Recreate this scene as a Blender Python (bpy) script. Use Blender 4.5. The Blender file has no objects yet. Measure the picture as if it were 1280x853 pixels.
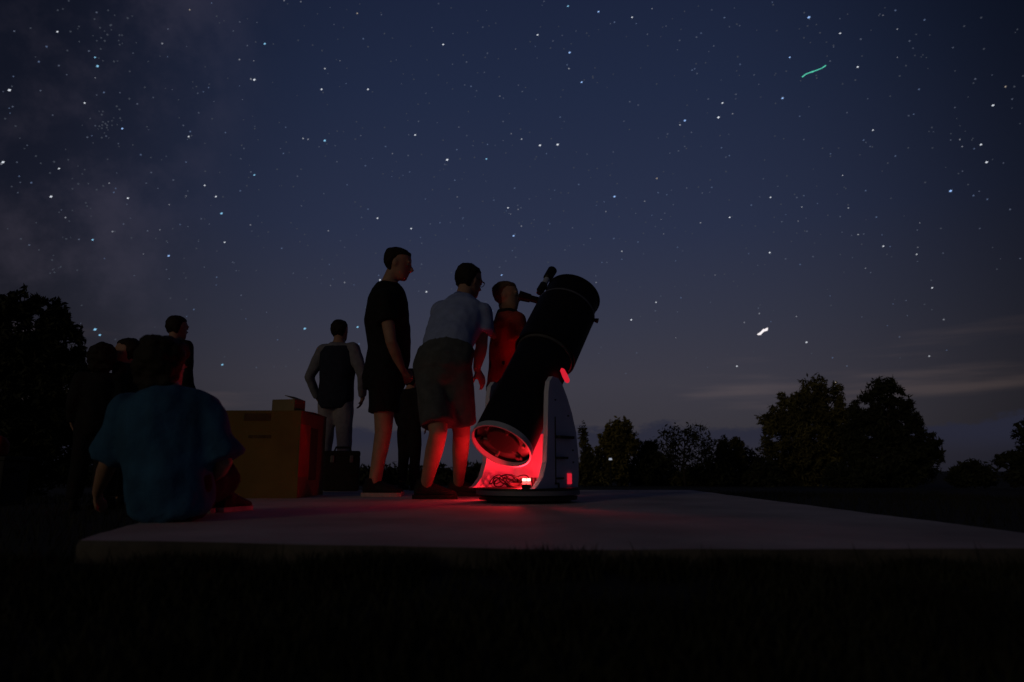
import bpy, bmesh, math, random
from mathutils import Vector, Matrix, noise
R = math.radians
random.seed(7)
scene = bpy.context.scene
C = scene.collection

# ------------------------------------------------------------------ camera
CAM_H = 0.195                       # metres above the pad top (z = 0)
F = 853.0                           # focal length in photo pixels (24 mm on 36 mm)
TH = math.atan(158.5 / F)
cam = bpy.data.cameras.new('camera'); cam.lens = 24; cam.sensor_width = 36
cam.clip_start = 0.02; cam.clip_end = 9000
camo = bpy.data.objects.new('camera', cam); C.objects.link(camo)
camo.location = (0, 0, CAM_H); camo.rotation_euler = (R(90) + TH, 0, 0)
scene.camera = camo
cam.dof.use_dof = True; cam.dof.focus_distance = 6.0; cam.dof.aperture_fstop = 2.4
scene.render.resolution_x = 1024; scene.render.resolution_y = 682

def ray(px, py):
    u = (px - 640) / F; v = (426.5 - py) / F
    return Vector((u, math.cos(TH) - v * math.sin(TH), math.sin(TH) + v * math.cos(TH)))
O = Vector((0, 0, CAM_H))
def at(px, py, Y):
    d = ray(px, py); return O + d * (Y / d.y)
def gnd(px, py, z=0.0):
    d = ray(px, py); return O + d * ((z - CAM_H) / d.z)
def onplane(px, py, p, n):
    d = ray(px, py); return O + d * ((p - O).dot(n) / d.dot(n))

# ------------------------------------------------------------------ world: last dusk glow + night sky
w = bpy.data.worlds.new('World'); scene.world = w; w.use_nodes = True
nt = w.node_tree; nt.nodes.clear()
def N(t, **k):
    n = nt.nodes.new(t)
    for a, b in k.items(): setattr(n, a, b)
    return n
def L(a, b): nt.links.new(a, b)
def M(op, a, b=None, c=None, clamp=False):
    n = N('ShaderNodeMath', operation=op); n.use_clamp = clamp
    for i, x in enumerate((a, b, c)):
        if x is None: continue
        if isinstance(x, (int, float)): n.inputs[i].default_value = x
        else: L(x, n.inputs[i])
    return n.outputs[0]
def VM(op, a, b):
    n = N('ShaderNodeVectorMath', operation=op)
    for i, x in enumerate((a, b)):
        if isinstance(x, (tuple, list, Vector)): n.inputs[i].default_value = tuple(x)
        else: L(x, n.inputs[i])
    return n.outputs['Value'] if op == 'DOT_PRODUCT' else n.outputs[0]
def MR(x, a, b, c, d):
    n = N('ShaderNodeMapRange'); n.interpolation_type = 'SMOOTHSTEP'
    L(x, n.inputs[0])
    for i, q in enumerate((a, b, c, d)): n.inputs[i + 1].default_value = q
    return n.outputs[0]
def MIX(mode, fac, a, b):
    n = N('ShaderNodeMix', data_type='RGBA', blend_type=mode)
    for s, x in ((n.inputs['Factor'], fac), (n.inputs[6], a), (n.inputs[7], b)):
        if isinstance(x, (int, float)): s.default_value = x
        elif isinstance(x, tuple): s.default_value = x + (1,) if len(x) == 3 else x
        else: L(x, s)
    return n.outputs[2]
tc = N('ShaderNodeTexCoord'); D = tc.outputs['Generated']
sep = N('ShaderNodeSeparateXYZ'); L(D, sep.inputs[0]); X, Yv, Z = sep.outputs
ramp = N('ShaderNodeValToRGB'); L(M('ADD', M('MULTIPLY', Z, 0.8), 0.2), ramp.inputs[0])
stops = [(-.10, (.010, .010, .014)), (0.0, (.026, .024, .032)), (.05, (.039, .036, .046)), (.12, (.043, .041, .057)),
         (.20, (.034, .037, .061)), (.33, (.0222, .0298, .065)), (.50, (.0145, .0225, .055)), (.62, (.0110, .0172, .045)),
         (1.0, (.006, .010, .028))]
el = ramp.color_ramp.elements
while len(el) < len(stops): el.new(0.5)
for e, (z, c) in zip(el, stops): e.position = z * .8 + .2; e.color = c + (1,)
hl = M('SQRT', M('ADD', M('MULTIPLY', X, X), M('MULTIPLY', Yv, Yv)))
gaz = R(2)
g = M('DIVIDE', M('ADD', M('MULTIPLY', X, math.sin(gaz)), M('MULTIPLY', Yv, math.cos(gaz))), M('MAXIMUM', hl, .001))
azf = M('ADD', MR(g, .76, 1.0, .29, 1.0), MR(g, -1, .4, .18, 0))
base = MIX('MULTIPLY', 1.0, ramp.outputs[0], (1, 1, 1))
azn = N('ShaderNodeCombineColor'); [L(azf, azn.inputs[i]) for i in range(3)]
gl = Vector((math.sin(gaz), math.cos(gaz), .14)).normalized()
gf = MR(VM('DOT_PRODUCT', D, gl), .55, .90, .62, 1.0)
gfn = N('ShaderNodeCombineColor'); [L(gf, gfn.inputs[i]) for i in range(3)]
col = MIX('MULTIPLY', 1.0, MIX('MULTIPLY', 1.0, base, azn.outputs[0]), gfn.outputs[0])
# thin streaks of cirrus and a low bluish cloud bank near the horizon
cc = N('ShaderNodeCombineXYZ'); L(M('DIVIDE', X, M('MAXIMUM', hl, .01)), cc.inputs[0]); L(M('DIVIDE', Yv, M('MAXIMUM', hl, .01)), cc.inputs[1]); L(M('MULTIPLY', Z, 11.0), cc.inputs[2])
n1 = N('ShaderNodeTexNoise'); n1.inputs['Scale'].default_value = 2.6; n1.inputs['Detail'].default_value = 5; L(cc.outputs[0], n1.inputs[0])
streak = M('MULTIPLY', MR(n1.outputs[0], .50, .70, 0, 1), M('MULTIPLY', MR(Z, .05, .10, 0, 1), MR(Z, .135, .20, 1, 0)))
col = MIX('ADD', streak, col, (.027, .018, .014))
n2 = N('ShaderNodeTexNoise'); n2.inputs['Scale'].default_value = 5.5; n2.inputs['Detail'].default_value = 7; n2.inputs['Roughness'].default_value = .6
mp = N('ShaderNodeVectorMath', operation='MULTIPLY'); L(D, mp.inputs[0]); mp.inputs[1].default_value = (2.2, 2.2, 5.0); L(mp.outputs[0], n2.inputs[0])
bank = M('SUBTRACT', M('ADD', .026, M('MULTIPLY', n2.outputs[0], .065)), Z)
bankf = M('MULTIPLY', MR(bank, -.003, .006, 0, .80), MR(Z, .012, .045, .35, 1))
col = MIX('MIX', bankf, col, (.0175, .0195, .038))
# milky way band
na = ray(150, 0).normalized().cross(ray(75, 290).normalized()).normalized()
mw = VM('DOT_PRODUCT', D, na)
n3 = N('ShaderNodeTexNoise'); n3.inputs['Scale'].default_value = 7; n3.inputs['Detail'].default_value = 6; n3.inputs['Roughness'].default_value = .62; L(D, n3.inputs[0])
mwf = M('MULTIPLY', MR(M('ABSOLUTE', mw), 0.0, .22, 1, 0), MR(n3.outputs[0], .40, .70, .12, 1))
mwf = M('MULTIPLY', mwf, MR(Z, .05, .22, 0, 1))
col = MIX('ADD', mwf, col, (.020, .0165, .023))
sky = N('ShaderNodeTexSky', sky_type='NISHITA'); sky.sun_disc = False; sky.sun_elevation = R(-4); sky.sun_rotation = R(5)
bg1 = N('ShaderNodeBackground'); L(col, bg1.inputs[0]); bg1.inputs[1].default_value = 1.0
bg2 = N('ShaderNodeBackground'); L(sky.outputs[0], bg2.inputs[0]); bg2.inputs[1].default_value = 0.004
ad = N('ShaderNodeAddShader'); L(bg1.outputs[0], ad.inputs[0]); L(bg2.outputs[0], ad.inputs[1])
wo = N('ShaderNodeOutputWorld'); L(ad.outputs[0], wo.inputs[0])

# ------------------------------------------------------------------ one very weak warm directional light (night glow)
sl = bpy.data.lights.new('sun', 'SUN'); sl.energy = 0.125; sl.angle = R(12); sl.color = (1.0, .80, .50)
so = bpy.data.objects.new('sun', sl); C.objects.link(so)
so.rotation_euler = Vector((.60, .76, -.25)).to_track_quat('-Z', 'Y').to_euler()

vs = scene.view_settings; vs.view_transform = 'Standard'; vs.look = 'None'; vs.exposure = 0; vs.gamma = 1
vs.use_curve_mapping = False

# ------------------------------------------------------------------ materials
MATS = {}
def mat(name, col, rough=.8, var=.25, scale=12, bump=.0, spec=.3, metal=0, emit=None, estr=0):
    if name in MATS: return MATS[name]
    m = bpy.data.materials.new(name); m.use_nodes = True
    t = m.node_tree; b = t.nodes['Principled BSDF']
    b.inputs['Roughness'].default_value = rough; b.inputs['Metallic'].default_value = metal
    b.inputs['Specular IOR Level'].default_value = spec
    tcn = t.nodes.new('ShaderNodeTexCoord'); nz = t.nodes.new('ShaderNodeTexNoise')
    nz.inputs['Scale'].default_value = scale; nz.inputs['Detail'].default_value = 6
    t.links.new(tcn.outputs['Object'], nz.inputs[0])
    rp = t.nodes.new('ShaderNodeValToRGB')
    rp.color_ramp.elements[0].position = .3; rp.color_ramp.elements[1].position = .7
    rp.color_ramp.elements[0].color = tuple(c * (1 - var) for c in col) + (1,)
    rp.color_ramp.elements[1].color = tuple(min(1, c * (1 + var)) for c in col) + (1,)
    t.links.new(nz.outputs[0], rp.inputs[0]); t.links.new(rp.outputs[0], b.inputs['Base Color'])
    if bump:
        bp = t.nodes.new('ShaderNodeBump'); bp.inputs['Strength'].default_value = bump; bp.inputs['Distance'].default_value = .02
        n2_ = t.nodes.new('ShaderNodeTexNoise'); n2_.inputs['Scale'].default_value = scale * 6; n2_.inputs['Detail'].default_value = 8
        t.links.new(tcn.outputs['Object'], n2_.inputs[0]); t.links.new(n2_.outputs[0], bp.inputs['Height']); t.links.new(bp.outputs[0], b.inputs['Normal'])
    if emit:
        b.inputs['Emission Color'].default_value = emit + (1,); b.inputs['Emission Strength'].default_value = estr
        m.cycles.emission_sampling = 'NONE'
    MATS[name] = m
    return m
skin = mat('skin', (.40, .24, .17), .6, .12, 20, .05)
hairm = mat('hair', (.018, .013, .010), .7, .3, 60, .3)
blackc = mat('black_cotton', (.010, .010, .012), .9, .3, 30, .2)
whitec = mat('pale_blue_cotton', (.29, .37, .64), .9, .10, 20, .2)
bluec = mat('blue_collar_cotton', (.10, .16, .42), .9, .15, 20, .2)
tealc = mat('teal_cotton', (.030, .11, .22), .9, .25, 9, .2)
greyc = mat('grey_twill', (.085, .095, .10), .9, .2, 20, .2)
redc = mat('red_cotton', (.34, .045, .035), .9, .25, 14, .2)
navyc = mat('navy_fleece', (.020, .024, .045), .9, .2, 20, .2)
shirtg = mat('light_grey_cotton', (.21, .21, .25), .9, .15, 20, .2)
trouserc = mat('pale_trouser_cotton', (.34, .30, .34), .9, .15, 20, .2)
darkc = mat('dark_clothing', (.012, .011, .013), .9, .3, 20, .2)
shoem = mat('shoe_fabric', (.012, .012, .013), .8, .3, 30, .2)
solem = mat('shoe_sole', (.38, .34, .34), .7, .2, 30)
eyem = mat('eye', (.16, .15, .14), .2, .05, 10)
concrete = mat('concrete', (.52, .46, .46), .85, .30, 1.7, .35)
tubem = mat('black_tube_paint', (.0060, .0060, .0085), .55, .2, 8, 0, .25)
rimm = mat('grey_metal_ring', (.20, .20, .20), .45, .15, 20, 0, .5, .6)
ringw = mat('pale_ring_plastic', (.42, .47, .58), .5, .1, 15)
panelw = mat('white_laminate', (.64, .68, .86), .45, .06, 6, .05)
blackp = mat('black_plastic', (.012, .012, .013), .5, .2, 20)
mirrorc = mat('mirror_cell_metal', (.05, .045, .045), .4, .3, 14, 0, .5, .3)
cardb = mat('yellow_cardboard', (.145, .118, .032), .85, .15, 5, .15)
card_redlit = mat('red_lit_cardboard', (.22, .11, .05), .85, .15, 5, .15)  # carton sides: red lamplight put into the cardboard colour
inkm = mat('dark_print', (.075, .052, .02), .8, .2, 20)
bark = mat('bark', (.05, .04, .03), .95, .3, 10, .5)
leafd = mat('dark_leaf', (.034, .038, .018), .8, .5, 1.3)
leafp = mat('pine_needle', (.115, .105, .032), .8, .55, .8)
leafo = mat('olive_leaf', (.18, .155, .04), .8, .4, 1.0)
grassm = mat('grass', (.022, .024, .014), .8, .5, 3)
soil = mat('soil', (.016, .015, .012), .95, .4, 1.2, .4)
redfab = mat('red_nylon', (.30, .02, .015), .7, .2, 15)
ledm = mat('red_lamp_glow', (.6, .02, .02), .4, 0, 5, emit=(1.0, .10, .09), estr=2.2)
ledhot = mat('lamp_core_glow', (.9, .5, .4), .4, 0, 5, emit=(1.0, .55, .42), estr=3.0)
redglow = mat('red_part_glow', (.5, .01, .02), .4, 0, 5, emit=(1.0, .022, .05), estr=.62)
lampw = mat('far_lamp_glow', (.5, .5, .5), .4, 0, 5, emit=(.75, .82, 1.0), estr=.38)

# ------------------------------------------------------------------ mesh helpers
def tagit(o, label=None, cat=None, group=None, kind=None):
    if label: o['label'] = label
    if cat: o['category'] = cat
    if group: o['group'] = group
    if kind: o['kind'] = kind
    return o
def empty(name, loc, label=None, cat=None, group=None):
    o = bpy.data.objects.new(name, None); o.empty_display_size = .1; o.location = loc; C.objects.link(o)
    return tagit(o, label, cat, group)
def base_of(p):
    v = Vector((0, 0, 0))
    while p is not None: v += p.location; p = p.parent
    return v
def link(name, me, m, parent=None, smooth=False, loc=None):
    """mesh given in world coordinates"""
    off = base_of(parent) if loc is None else Vector(loc)
    me.transform(Matrix.Translation(-off))
    if not me.materials: me.materials.append(m)
    if smooth: me.polygons.foreach_set('use_smooth', [True] * len(me.polygons))
    o = bpy.data.objects.new(name, me); C.objects.link(o)
    if parent: o.parent = parent
    elif loc is not None: o.location = loc
    return o
def obj(name, bm, m, parent=None, smooth=False, loc=None):
    bmesh.ops.recalc_face_normals(bm, faces=bm.faces)
    me = bpy.data.meshes.new(name); bm.to_mesh(me); bm.free()
    return link(name, me, m, parent, smooth, loc)
def raw(name, verts, faces, m, parent=None, smooth=False, loc=None):
    me = bpy.data.meshes.new(name); me.from_pydata(verts, [], faces); me.update()
    return link(name, me, m, parent, smooth, loc)
def loft(bm, rings, side, axis=None, n=16, cap=True):
    """rings: (centre, half width along side, half depth along front)"""
    side = Vector(side); prev = None; P = [Vector(r[0]) for r in rings]; first = None
    for i, r in enumerate(rings):
        t = Vector(axis) if axis is not None else (P[min(i + 1, len(P) - 1)] - P[max(i - 1, 0)])
        t.normalize(); s = side - t * side.dot(t)
        if s.length < 1e-4: s = t.orthogonal()
        s.normalize(); f = t.cross(s)
        vs_ = [bm.verts.new(P[i] + s * (r[1] * math.cos(2 * math.pi * k / n)) + f * (r[2] * math.sin(2 * math.pi * k / n))) for k in range(n)]
        if prev:
            for k in range(n): bm.faces.new((prev[k], prev[(k + 1) % n], vs_[(k + 1) % n], vs_[k]))
        else: first = vs_
        prev = vs_
    if cap: bm.faces.new(first[::-1]); bm.faces.new(prev)
def tube(bm, pts, rad, n=12, cap=True):
    if not isinstance(rad, (list, tuple)): rad = [rad] * len(pts)
    d = Vector(pts[-1]) - Vector(pts[0])
    s = Vector((0.31, .9, .2)) if abs(d.normalized().dot(Vector((0.31, .9, .2)).normalized())) < .9 else Vector((.9, .1, .3))
    loft(bm, [(p, r, r) for p, r in zip(pts, rad)], s, None, n, cap)
def ball(bm, c, r, sc=(1, 1, 1), frame=None, u=14, v=10):
    m = Matrix.Diagonal((r * sc[0], r * sc[1], r * sc[2], 1))
    if frame is not None: m = frame.to_4x4() @ m
    bmesh.ops.create_uvsphere(bm, u_segments=u, v_segments=v, radius=1, matrix=Matrix.Translation(c) @ m)
def boxm(bm, c, sx, sy, sz, frame=None, bev=0):
    m = Matrix.Diagonal((sx, sy, sz, 1))
    if frame is not None: m = frame.to_4x4() @ m
    r = bmesh.ops.create_cube(bm, size=1, matrix=Matrix.Translation(c) @ m)
    if bev:
        ed = list({e for v in r['verts'] for e in v.link_edges})
        bmesh.ops.bevel(bm, geom=ed, offset=bev, segments=2, affect='EDGES', profile=.6)
def rotz(a): return Matrix.Rotation(a, 3, 'Z')
def frame3(x, y, z): return Matrix((x, y, z)).transposed()
def melt(name, bm, m, parent, vox=.009, it=5, fold=0.0, ff=9.0, fz=.5):
    """fuse overlapping closed pieces into one continuous smooth surface"""
    me = bpy.data.meshes.new('tmp'); bmesh.ops.recalc_face_normals(bm, faces=bm.faces); bm.to_mesh(me); bm.free()
    o = bpy.data.objects.new('tmp', me); C.objects.link(o)
    a = o.modifiers.new('r', 'REMESH'); a.mode = 'VOXEL'; a.voxel_size = vox; a.use_smooth_shade = True
    s = o.modifiers.new('s', 'SMOOTH'); s.factor = .5; s.iterations = it
    dg = bpy.context.evaluated_depsgraph_get(); dg.update()
    out = bpy.data.meshes.new_from_object(o.evaluated_get(dg))
    bpy.data.objects.remove(o); bpy.data.meshes.remove(me)
    out.materials.clear()
    if fold:
        for vtx in out.vertices:
            p = vtx.co; q = Vector((p.x * ff, p.y * ff, p.z * ff * fz))
            d = noise.noise(q) + .5 * noise.noise(q * 2.3)
            vtx.co = p + vtx.normal * (fold * d)
    out.name = name
    return link(name, out, m, parent, True)

# ------------------------------------------------------------------ terrain
PAD = [gnd(104, 675), gnd(700, 687), gnd(1500, 682.5), gnd(862, 612.5), gnd(330, 611)]
PAD[2] = Vector((PAD[3].x - .05, PAD[1].y + .03, 0))
PAD[4] = Vector((-2.45, PAD[3].y, 0))
def inpad(x, y, m=0.0):
    if y < PAD[1].y - m or y > PAD[3].y + m or x > PAD[3].x + m: return False
    t = (y - PAD[0].y) / (PAD[4].y - PAD[0].y)
    return x > PAD[0].x + t * (PAD[4].x - PAD[0].x) - m
def terr(x, y):
    d = math.hypot(x, y)
    z = -.105 - .42 * min(1, max(0, (d - 7) / 23)) - max(0, d - 30) * .004
    z += .02 * noise.noise(Vector((x * .8, y * .8, 0))) + .012 * noise.noise(Vector((x * 3, y * 3, 4)))
    if d > 30: z += .3 * noise.noise(Vector((x * .02, y * .02, 9)))
    if y < 2.2: z += .050 * max(0, min(1, (y - .9) / .7))
    if inpad(x, y, -.10): z = min(z, -.085)
    return z
def make_ground():
    vs_, fs = [], []
    rad = [0, .3, .6, .9, 1.2, 1.5, 1.8, 2.1, 2.5, 3, 3.5, 4, 4.6, 5.3, 6, 7, 8, 9.5, 11, 13, 16, 20, 25, 30, 40, 60, 100, 200, 400, 900, 2000, 5000]
    n = 96
    for r in rad:
        for k in range(n):
            a = 2 * math.pi * k / n; x = r * math.sin(a); y = r * math.cos(a)
            vs_.append((x, y, terr(x, y)))
    for i in range(len(rad) - 1):
        for k in range(n):
            fs.append((i * n + k, i * n + (k + 1) % n, (i + 1) * n + (k + 1) % n, (i + 1) * n + k))
    tagit(raw('ground', vs_, fs, soil, smooth=True), kind='structure')
make_ground()
def make_pad():
    bm = bmesh.new()
    # slightly worn, uneven outline
    pts = []
    for i in range(5):
        a, b = PAD[i], PAD[(i + 1) % 5]
        k = max(2, int((b - a).length / .07))
        for j in range(k):
            p = a.lerp(b, j / k); nrm = Vector(((b - a).y, -(b - a).x, 0)).normalized()
            pts.append(p + nrm * (.016 * noise.noise(p * 3) + .010 * noise.noise(p * 13)))
    top = [bm.verts.new((p.x, p.y, 0)) for p in pts]; c = Vector((-.3, 3.8, 0))
    mid = [bm.verts.new((p.x, p.y, -.012)) for p in [q + (q - c).normalized() * .008 for q in pts]]
    bot = [bm.verts.new((v.co.x, v.co.y, -.17)) for v in mid]
    bm.faces.new(top)
    n = len(pts)
    for i in range(n):
        j = (i + 1) % n
        bm.faces.new((top[i], mid[i], mid[j], top[j])); bm.faces.new((mid[i], bot[i], bot[j], mid[j]))
    o = obj('pavement', bm, concrete); o.data.materials.append(mat('shaded_side_concrete', (.085, .078, .07), .9, .5, 5, .4))
    for p in o.data.polygons: p.material_index = 1 if abs(p.normal.z) < .9 else 0  # side and bevel faces take darker concrete, shade put into the colour
    tagit(o, kind='structure')
make_pad()

# ------------------------------------------------------------------ telescope
hd = Vector((.60, .80, 0)); hd.normalize()         # heading of the tube on the ground
ax = Vector((hd.y, -hd.x, 0))                      # altitude axis, towards the near right panel
UP = Vector((0, 0, 1))
TC = gnd(660, 631); TC = Vector((TC.x, TC.y + .30, 0)); TC.x = at(660, 620, TC.y).x
def telescope():
    T = empty('telescope', TC, 'large black reflecting telescope tilted on a white rocker base lit red inside', 'telescope')
    # ground board and turntable
    bm = bmesh.new()
    for k in range(3):
        a = R(90 + 120 * k); tube(bm, [TC + Vector((math.cos(a) * .24, math.sin(a) * .24, -.001)), TC + Vector((math.cos(a) * .24, math.sin(a) * .24, .02))], .03, 12)
        o = obj('foot', bm, blackp, T); bm = bmesh.new()
    loft(bm, [(TC + UP * .016, .285, .285), (TC + UP * .036, .288, .288)], ax, n=64); obj('ground_board', bm, blackp, T)
    bm = bmesh.new(); loft(bm, [(TC + UP * .0365, .20, .20), (TC + UP * .0445, .20, .20)], ax, n=40); obj('bearing_ring', bm, blackp, T)
    bm = bmesh.new(); loft(bm, [(TC + UP * .045, .302, .302), (TC + UP * .070, .302, .302)], ax, n=64)
    tt = obj('turntable', bm, mat('grey_laminate', (.15, .16, .21), .5, .1, 8), T)
    bm = bmesh.new(); loft(bm, [(TC + UP * .0705, .298, .298), (TC + UP * .084, .296, .296)], ax, n=64); obj('turntable_top', bm, blackp, tt)
    # side panels: outline traced on the near panel's plane
    pc = TC + ax * .215
    out = [(667, 616.5), (671, 609), (678.5, 597), (683, 578), (684.5, 545), (685, 510), (685.5, 490), (687, 477), (691, 470.5), (698, 473),
           (703, 481), (709, 497), (715, 517), (720, 540), (723, 570), (723.5, 595), (722.5, 616.5)]
    poly = [onplane(a, b, pc, ax) for a, b in out]
    for p in poly[:1] + poly[-1:]: p.z = .083
    loc = [((p - pc).dot(hd), p.z) for p in poly]
    panels = []
    for sgn, off in ((1, .215), (-1, -.245)):
        bm = bmesh.new(); th = .030
        fa = [bm.verts.new(TC + ax * off + hd * s + UP * z) for s, z in loc]
        fb = [bm.verts.new(v.co - ax * (th * sgn)) for v in fa]
        bm.faces.new(fa); bm.faces.new(fb[::-1])
        for i in range(len(fa)):
            j = (i + 1) % len(fa); bm.faces.new((fa[i], fb[i], fb[j], fa[j]))
        ed = [e for e in bm.edges if len(e.link_faces) == 2 and e.calc_face_angle(0) > 1.2]
        bmesh.ops.bevel(bm, geom=ed, offset=.004, segments=2, affect='EDGES')
        panels.append(obj('side_panel', bm, panelw, T))
    # fittings on the outer face of the near panel
    def patch(name, px0, py0, px1, py1, m, th, parent=panels[0], bev=.001):
        a = onplane(px0, py0, pc, ax); b = onplane(px1, py1, pc, ax)
        c = (a + b) / 2 + ax * (th / 2 - .001); s = abs((b - a).dot(hd)); h = abs(b.z - a.z)
        bm = bmesh.new(); boxm(bm, c, s, th, h, frame3(hd, -ax, UP), bev); return obj(name, bm, m, parent)
    patch('edge_trim', 693.2, 521, 694.8, 604, blackp, .006)
    patch('edge_trim', 693.4, 603.5, 698.5, 605.5, blackp, .006)
    patch('edge_trim', 697.2, 605.6, 698.8, 615, blackp, .006)
    patch('carry_handle', 694.9, 544.5, 713, 549, blackp, .030)
    patch('accessory_rack', 694.9, 571, 706, 574, blackp, .026)
    patch('accessory_rack', 694.9, 597, 704, 599, blackp, .010)
    for q in ((716, 563), (716.5, 578), (694, 500), (710, 520)): patch('screw', q[0] - .8, q[1] - 1, q[0] + .8, q[1] + 1, blackp, .004)
    patch('red_glow_part', 709, 592, 714, 605, redglow, .006)  # small glowing red rectangle low on the panel
    # front board
    zt = .40; sm = max(s for s, z in loc) - .06
    bm = bmesh.new(); c = TC + hd * sm - ax * .015 + UP * ((.084 + zt) / 2)
    boxm(bm, c, .402, .022, zt - .084, frame3(ax, hd, UP), .003); obj('front_board', bm, panelw, T)
    # tube axis: pivot above the base centre, fitted to the photo
    piv = at(657, 494, TC.y)
    td = (hd * .62 + UP * .76 + Vector((-.02, 0, 0))).normalized()
    s1 = ax - td * ax.dot(td); s1.normalize()
    def pt(t): return piv + td * t
    tb, tm, tt_ = TUBE['bottom'], TUBE['mid'], TUBE['top']
    r1, r2 = TUBE['r1'], TUBE['r2']
    def cyl(name, t0, t1, r, m, parent=T, th=.006, n=64, capend=None):
        bm = bmesh.new(); rings = []
        prof = [(t0, r), (t1, r), (t1, r - th), (t0, r - th)]
        cs = [[bm.verts.new(pt(t) + (s1 * math.cos(2 * math.pi * k / n) + td.cross(s1) * math.sin(2 * math.pi * k / n)) * q) for k in range(n)] for t, q in prof]
        for i in range(4):
            a, b = cs[i], cs[(i + 1) % 4]
            for k in range(n): bm.faces.new((a[k], a[(k + 1) % n], b[(k + 1) % n], b[k]))
        o = obj(name, bm, m, parent, True)
        o.data.polygons.foreach_set('use_smooth', [True] * len(o.data.polygons))
        md = o.data; 
        try: md.set_sharp_from_angle(angle=R(40))
        except Exception: pass
        return o
    lower = cyl('lower_tube', tb + .03, tm, r1, tubem)
    cyl('end_ring', tb, tb + .034, r1 + .004, ringw, lower, .008)
    # mirror cell in the open rear end
    bm = bmesh.new(); loft(bm, [(pt(tb + .045), r1 - .014, r1 - .014), (pt(tb + .06), r1 - .014, r1 - .014)], s1, n=48); cell = obj('mirror_cell', bm, mirrorc, lower)
    bm = bmesh.new(); loft(bm, [(pt(tb + .030), .095, .095), (pt(tb + .044), .10, .10)], s1, n=40); obj('cooling_fan', bm, blackp, lower)
    for k in range(6):
        a = R(60 * k + 15); e = s1 * math.cos(a) + td.cross(s1) * math.sin(a)
        bm = bmesh.new(); tube(bm, [pt(tb + .016) + e * (r1 * .74), pt(tb + .046) + e * (r1 * .74)], .014 if k % 2 else .010, 12); obj('collimation_knob', bm, blackp if k % 2 else rimm, lower)
    for k in range(3):
        a = R(120 * k + 75); e = s1 * math.cos(a) + td.cross(s1) * math.sin(a)
        bm = bmesh.new(); tube(bm, [pt(tb + .038) + e * .08, pt(tb + .038) + e * (r1 - .013)], .011, 8); obj('cell_spoke', bm, mirrorc, lower)
    cyl('band_ring', tm - .012, tm + .006, r1 + .006, rimm, lower, .02)
    upper = cyl('upper_tube', tm + .004, tt_ - .16, r2, tubem)
    cyl('band_ring', tt_ - .168, tt_ - .154, r2 + .001, rimm, upper, .03)
    cyl('light_shield', tt_ - .158, tt_, r2 - .016, tubem, upper)
    cyl('rim', tt_ - .004, tt_ + .008, r2 - .010, blackp, upper, .014)
    bm = bmesh.new(); loft(bm, [(pt(tm + .02), r1 - .01, r1 - .01), (pt(tm + .022), r1 - .01, r1 - .01)], s1, n=40); obj('baffle', bm, blackp, lower)
    # clamp knob on the right of the shield, altitude bearing, handles
    f1 = td.cross(s1)
    img_r = (Vector((1, 0, 0)) - td * td.x).normalized()
    bm = bmesh.new(); tube(bm, [pt(tt_ - .165) + img_r * (r2 - .005), pt(tt_ - .165) + img_r * (r2 + .028)], [.010, .018], 14); obj('clamp_knob', bm, blackp, upper)
    for sg in (1, -1):
        bm = bmesh.new(); tube(bm, [piv + ax * sg * (r1 - .01), piv + ax * sg * (r1 + .035 if sg > 0 else .215)], .06, 28); obj('altitude_bearing', bm, blackp, T)
    # handle above the near panel, red lamplight on it put in as emission
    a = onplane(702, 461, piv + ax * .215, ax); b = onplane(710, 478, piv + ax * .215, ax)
    bm = bmesh.new(); tube(bm, [a.lerp(b, q) for q in (0, .12, .5, .88, 1)], [.006, .014, .017, .015, .008], 12); obj('red_glow_part', bm, redglow, lower, True)
    # focuser and eyepiece on the left side of the upper tube
    e0 = at(681, 378, FOC_Y); e1 = at(648.5, 369.5, FOC_Y - .02)
    d = (e1 - e0)
    bm = bmesh.new(); tube(bm, [e0 - d * .45, e0 + d * .25], .036, 20); foc = obj('focuser', bm, rimm, upper)
    bm = bmesh.new(); tube(bm, [e0 + d * .2, e0 + d * .55, e0 + d * .56, e0 + d * .8, e0 + d * .99, e1], [.024, .024, .030, .033, .036, .028], 20); obj('eyepiece', bm, blackp, foc)
    sd = d.cross(UP).normalized()
    for sg in (1, -1):
        bm = bmesh.new(); tube(bm, [e0 + d * .05 + sd * sg * .03, e0 + d * .05 + sd * sg * .062], .018, 14); obj('focus_knob', bm, blackp, foc)
    # finder scope
    g0 = at(675, 364, FOC_Y - .06); g1 = at(690.5, 338, FOC_Y + .06); gd = g1 - g0
    bm = bmesh.new(); tube(bm, [g0 - gd * .10, g0, g0 + gd * .02, g0 + gd * .3], [.018, .018, .027, .027], 20); fs = obj('finder_scope', bm, blackp, upper)
    bm = bmesh.new(); tube(bm, [g0 + gd * .3, g0 + gd * .62], .021, 20); obj('finder_tube', bm, ringw, fs)
    bm = bmesh.new(); tube(bm, [g0 + gd * .55, g0 + gd * .6, g0 + gd * 1.0, g0 + gd * 1.03], [.020, .032, .034, .030], 20); obj('dew_shield', bm, blackp, fs)
    bm = bmesh.new(); m0 = g0 + gd * .25; tgt = at(694, 370, FOC_Y); tube(bm, [m0, tgt], .012, 10)
    tube(bm, [g0 + gd * .05, at(677, 374, FOC_Y - .02)], .009, 8); obj('finder_bracket', bm, blackp, fs)
    # small eyepieces standing on the turntable, cables and a controller
    for px, py, h, r in ((667, 600, .055, .013), (649.5, 597, .05, .013)):
        q = TC + Vector(((px - 660) / 205, .03, .084)); bm = bmesh.new()
        tube(bm, [q - UP * .001, q + UP * h * .5, q + UP * h * .52, q + UP * h], [r, r, r * 1.3, r * 1.3], 14); obj('spare_eyepiece', bm, blackp, T)
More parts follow.
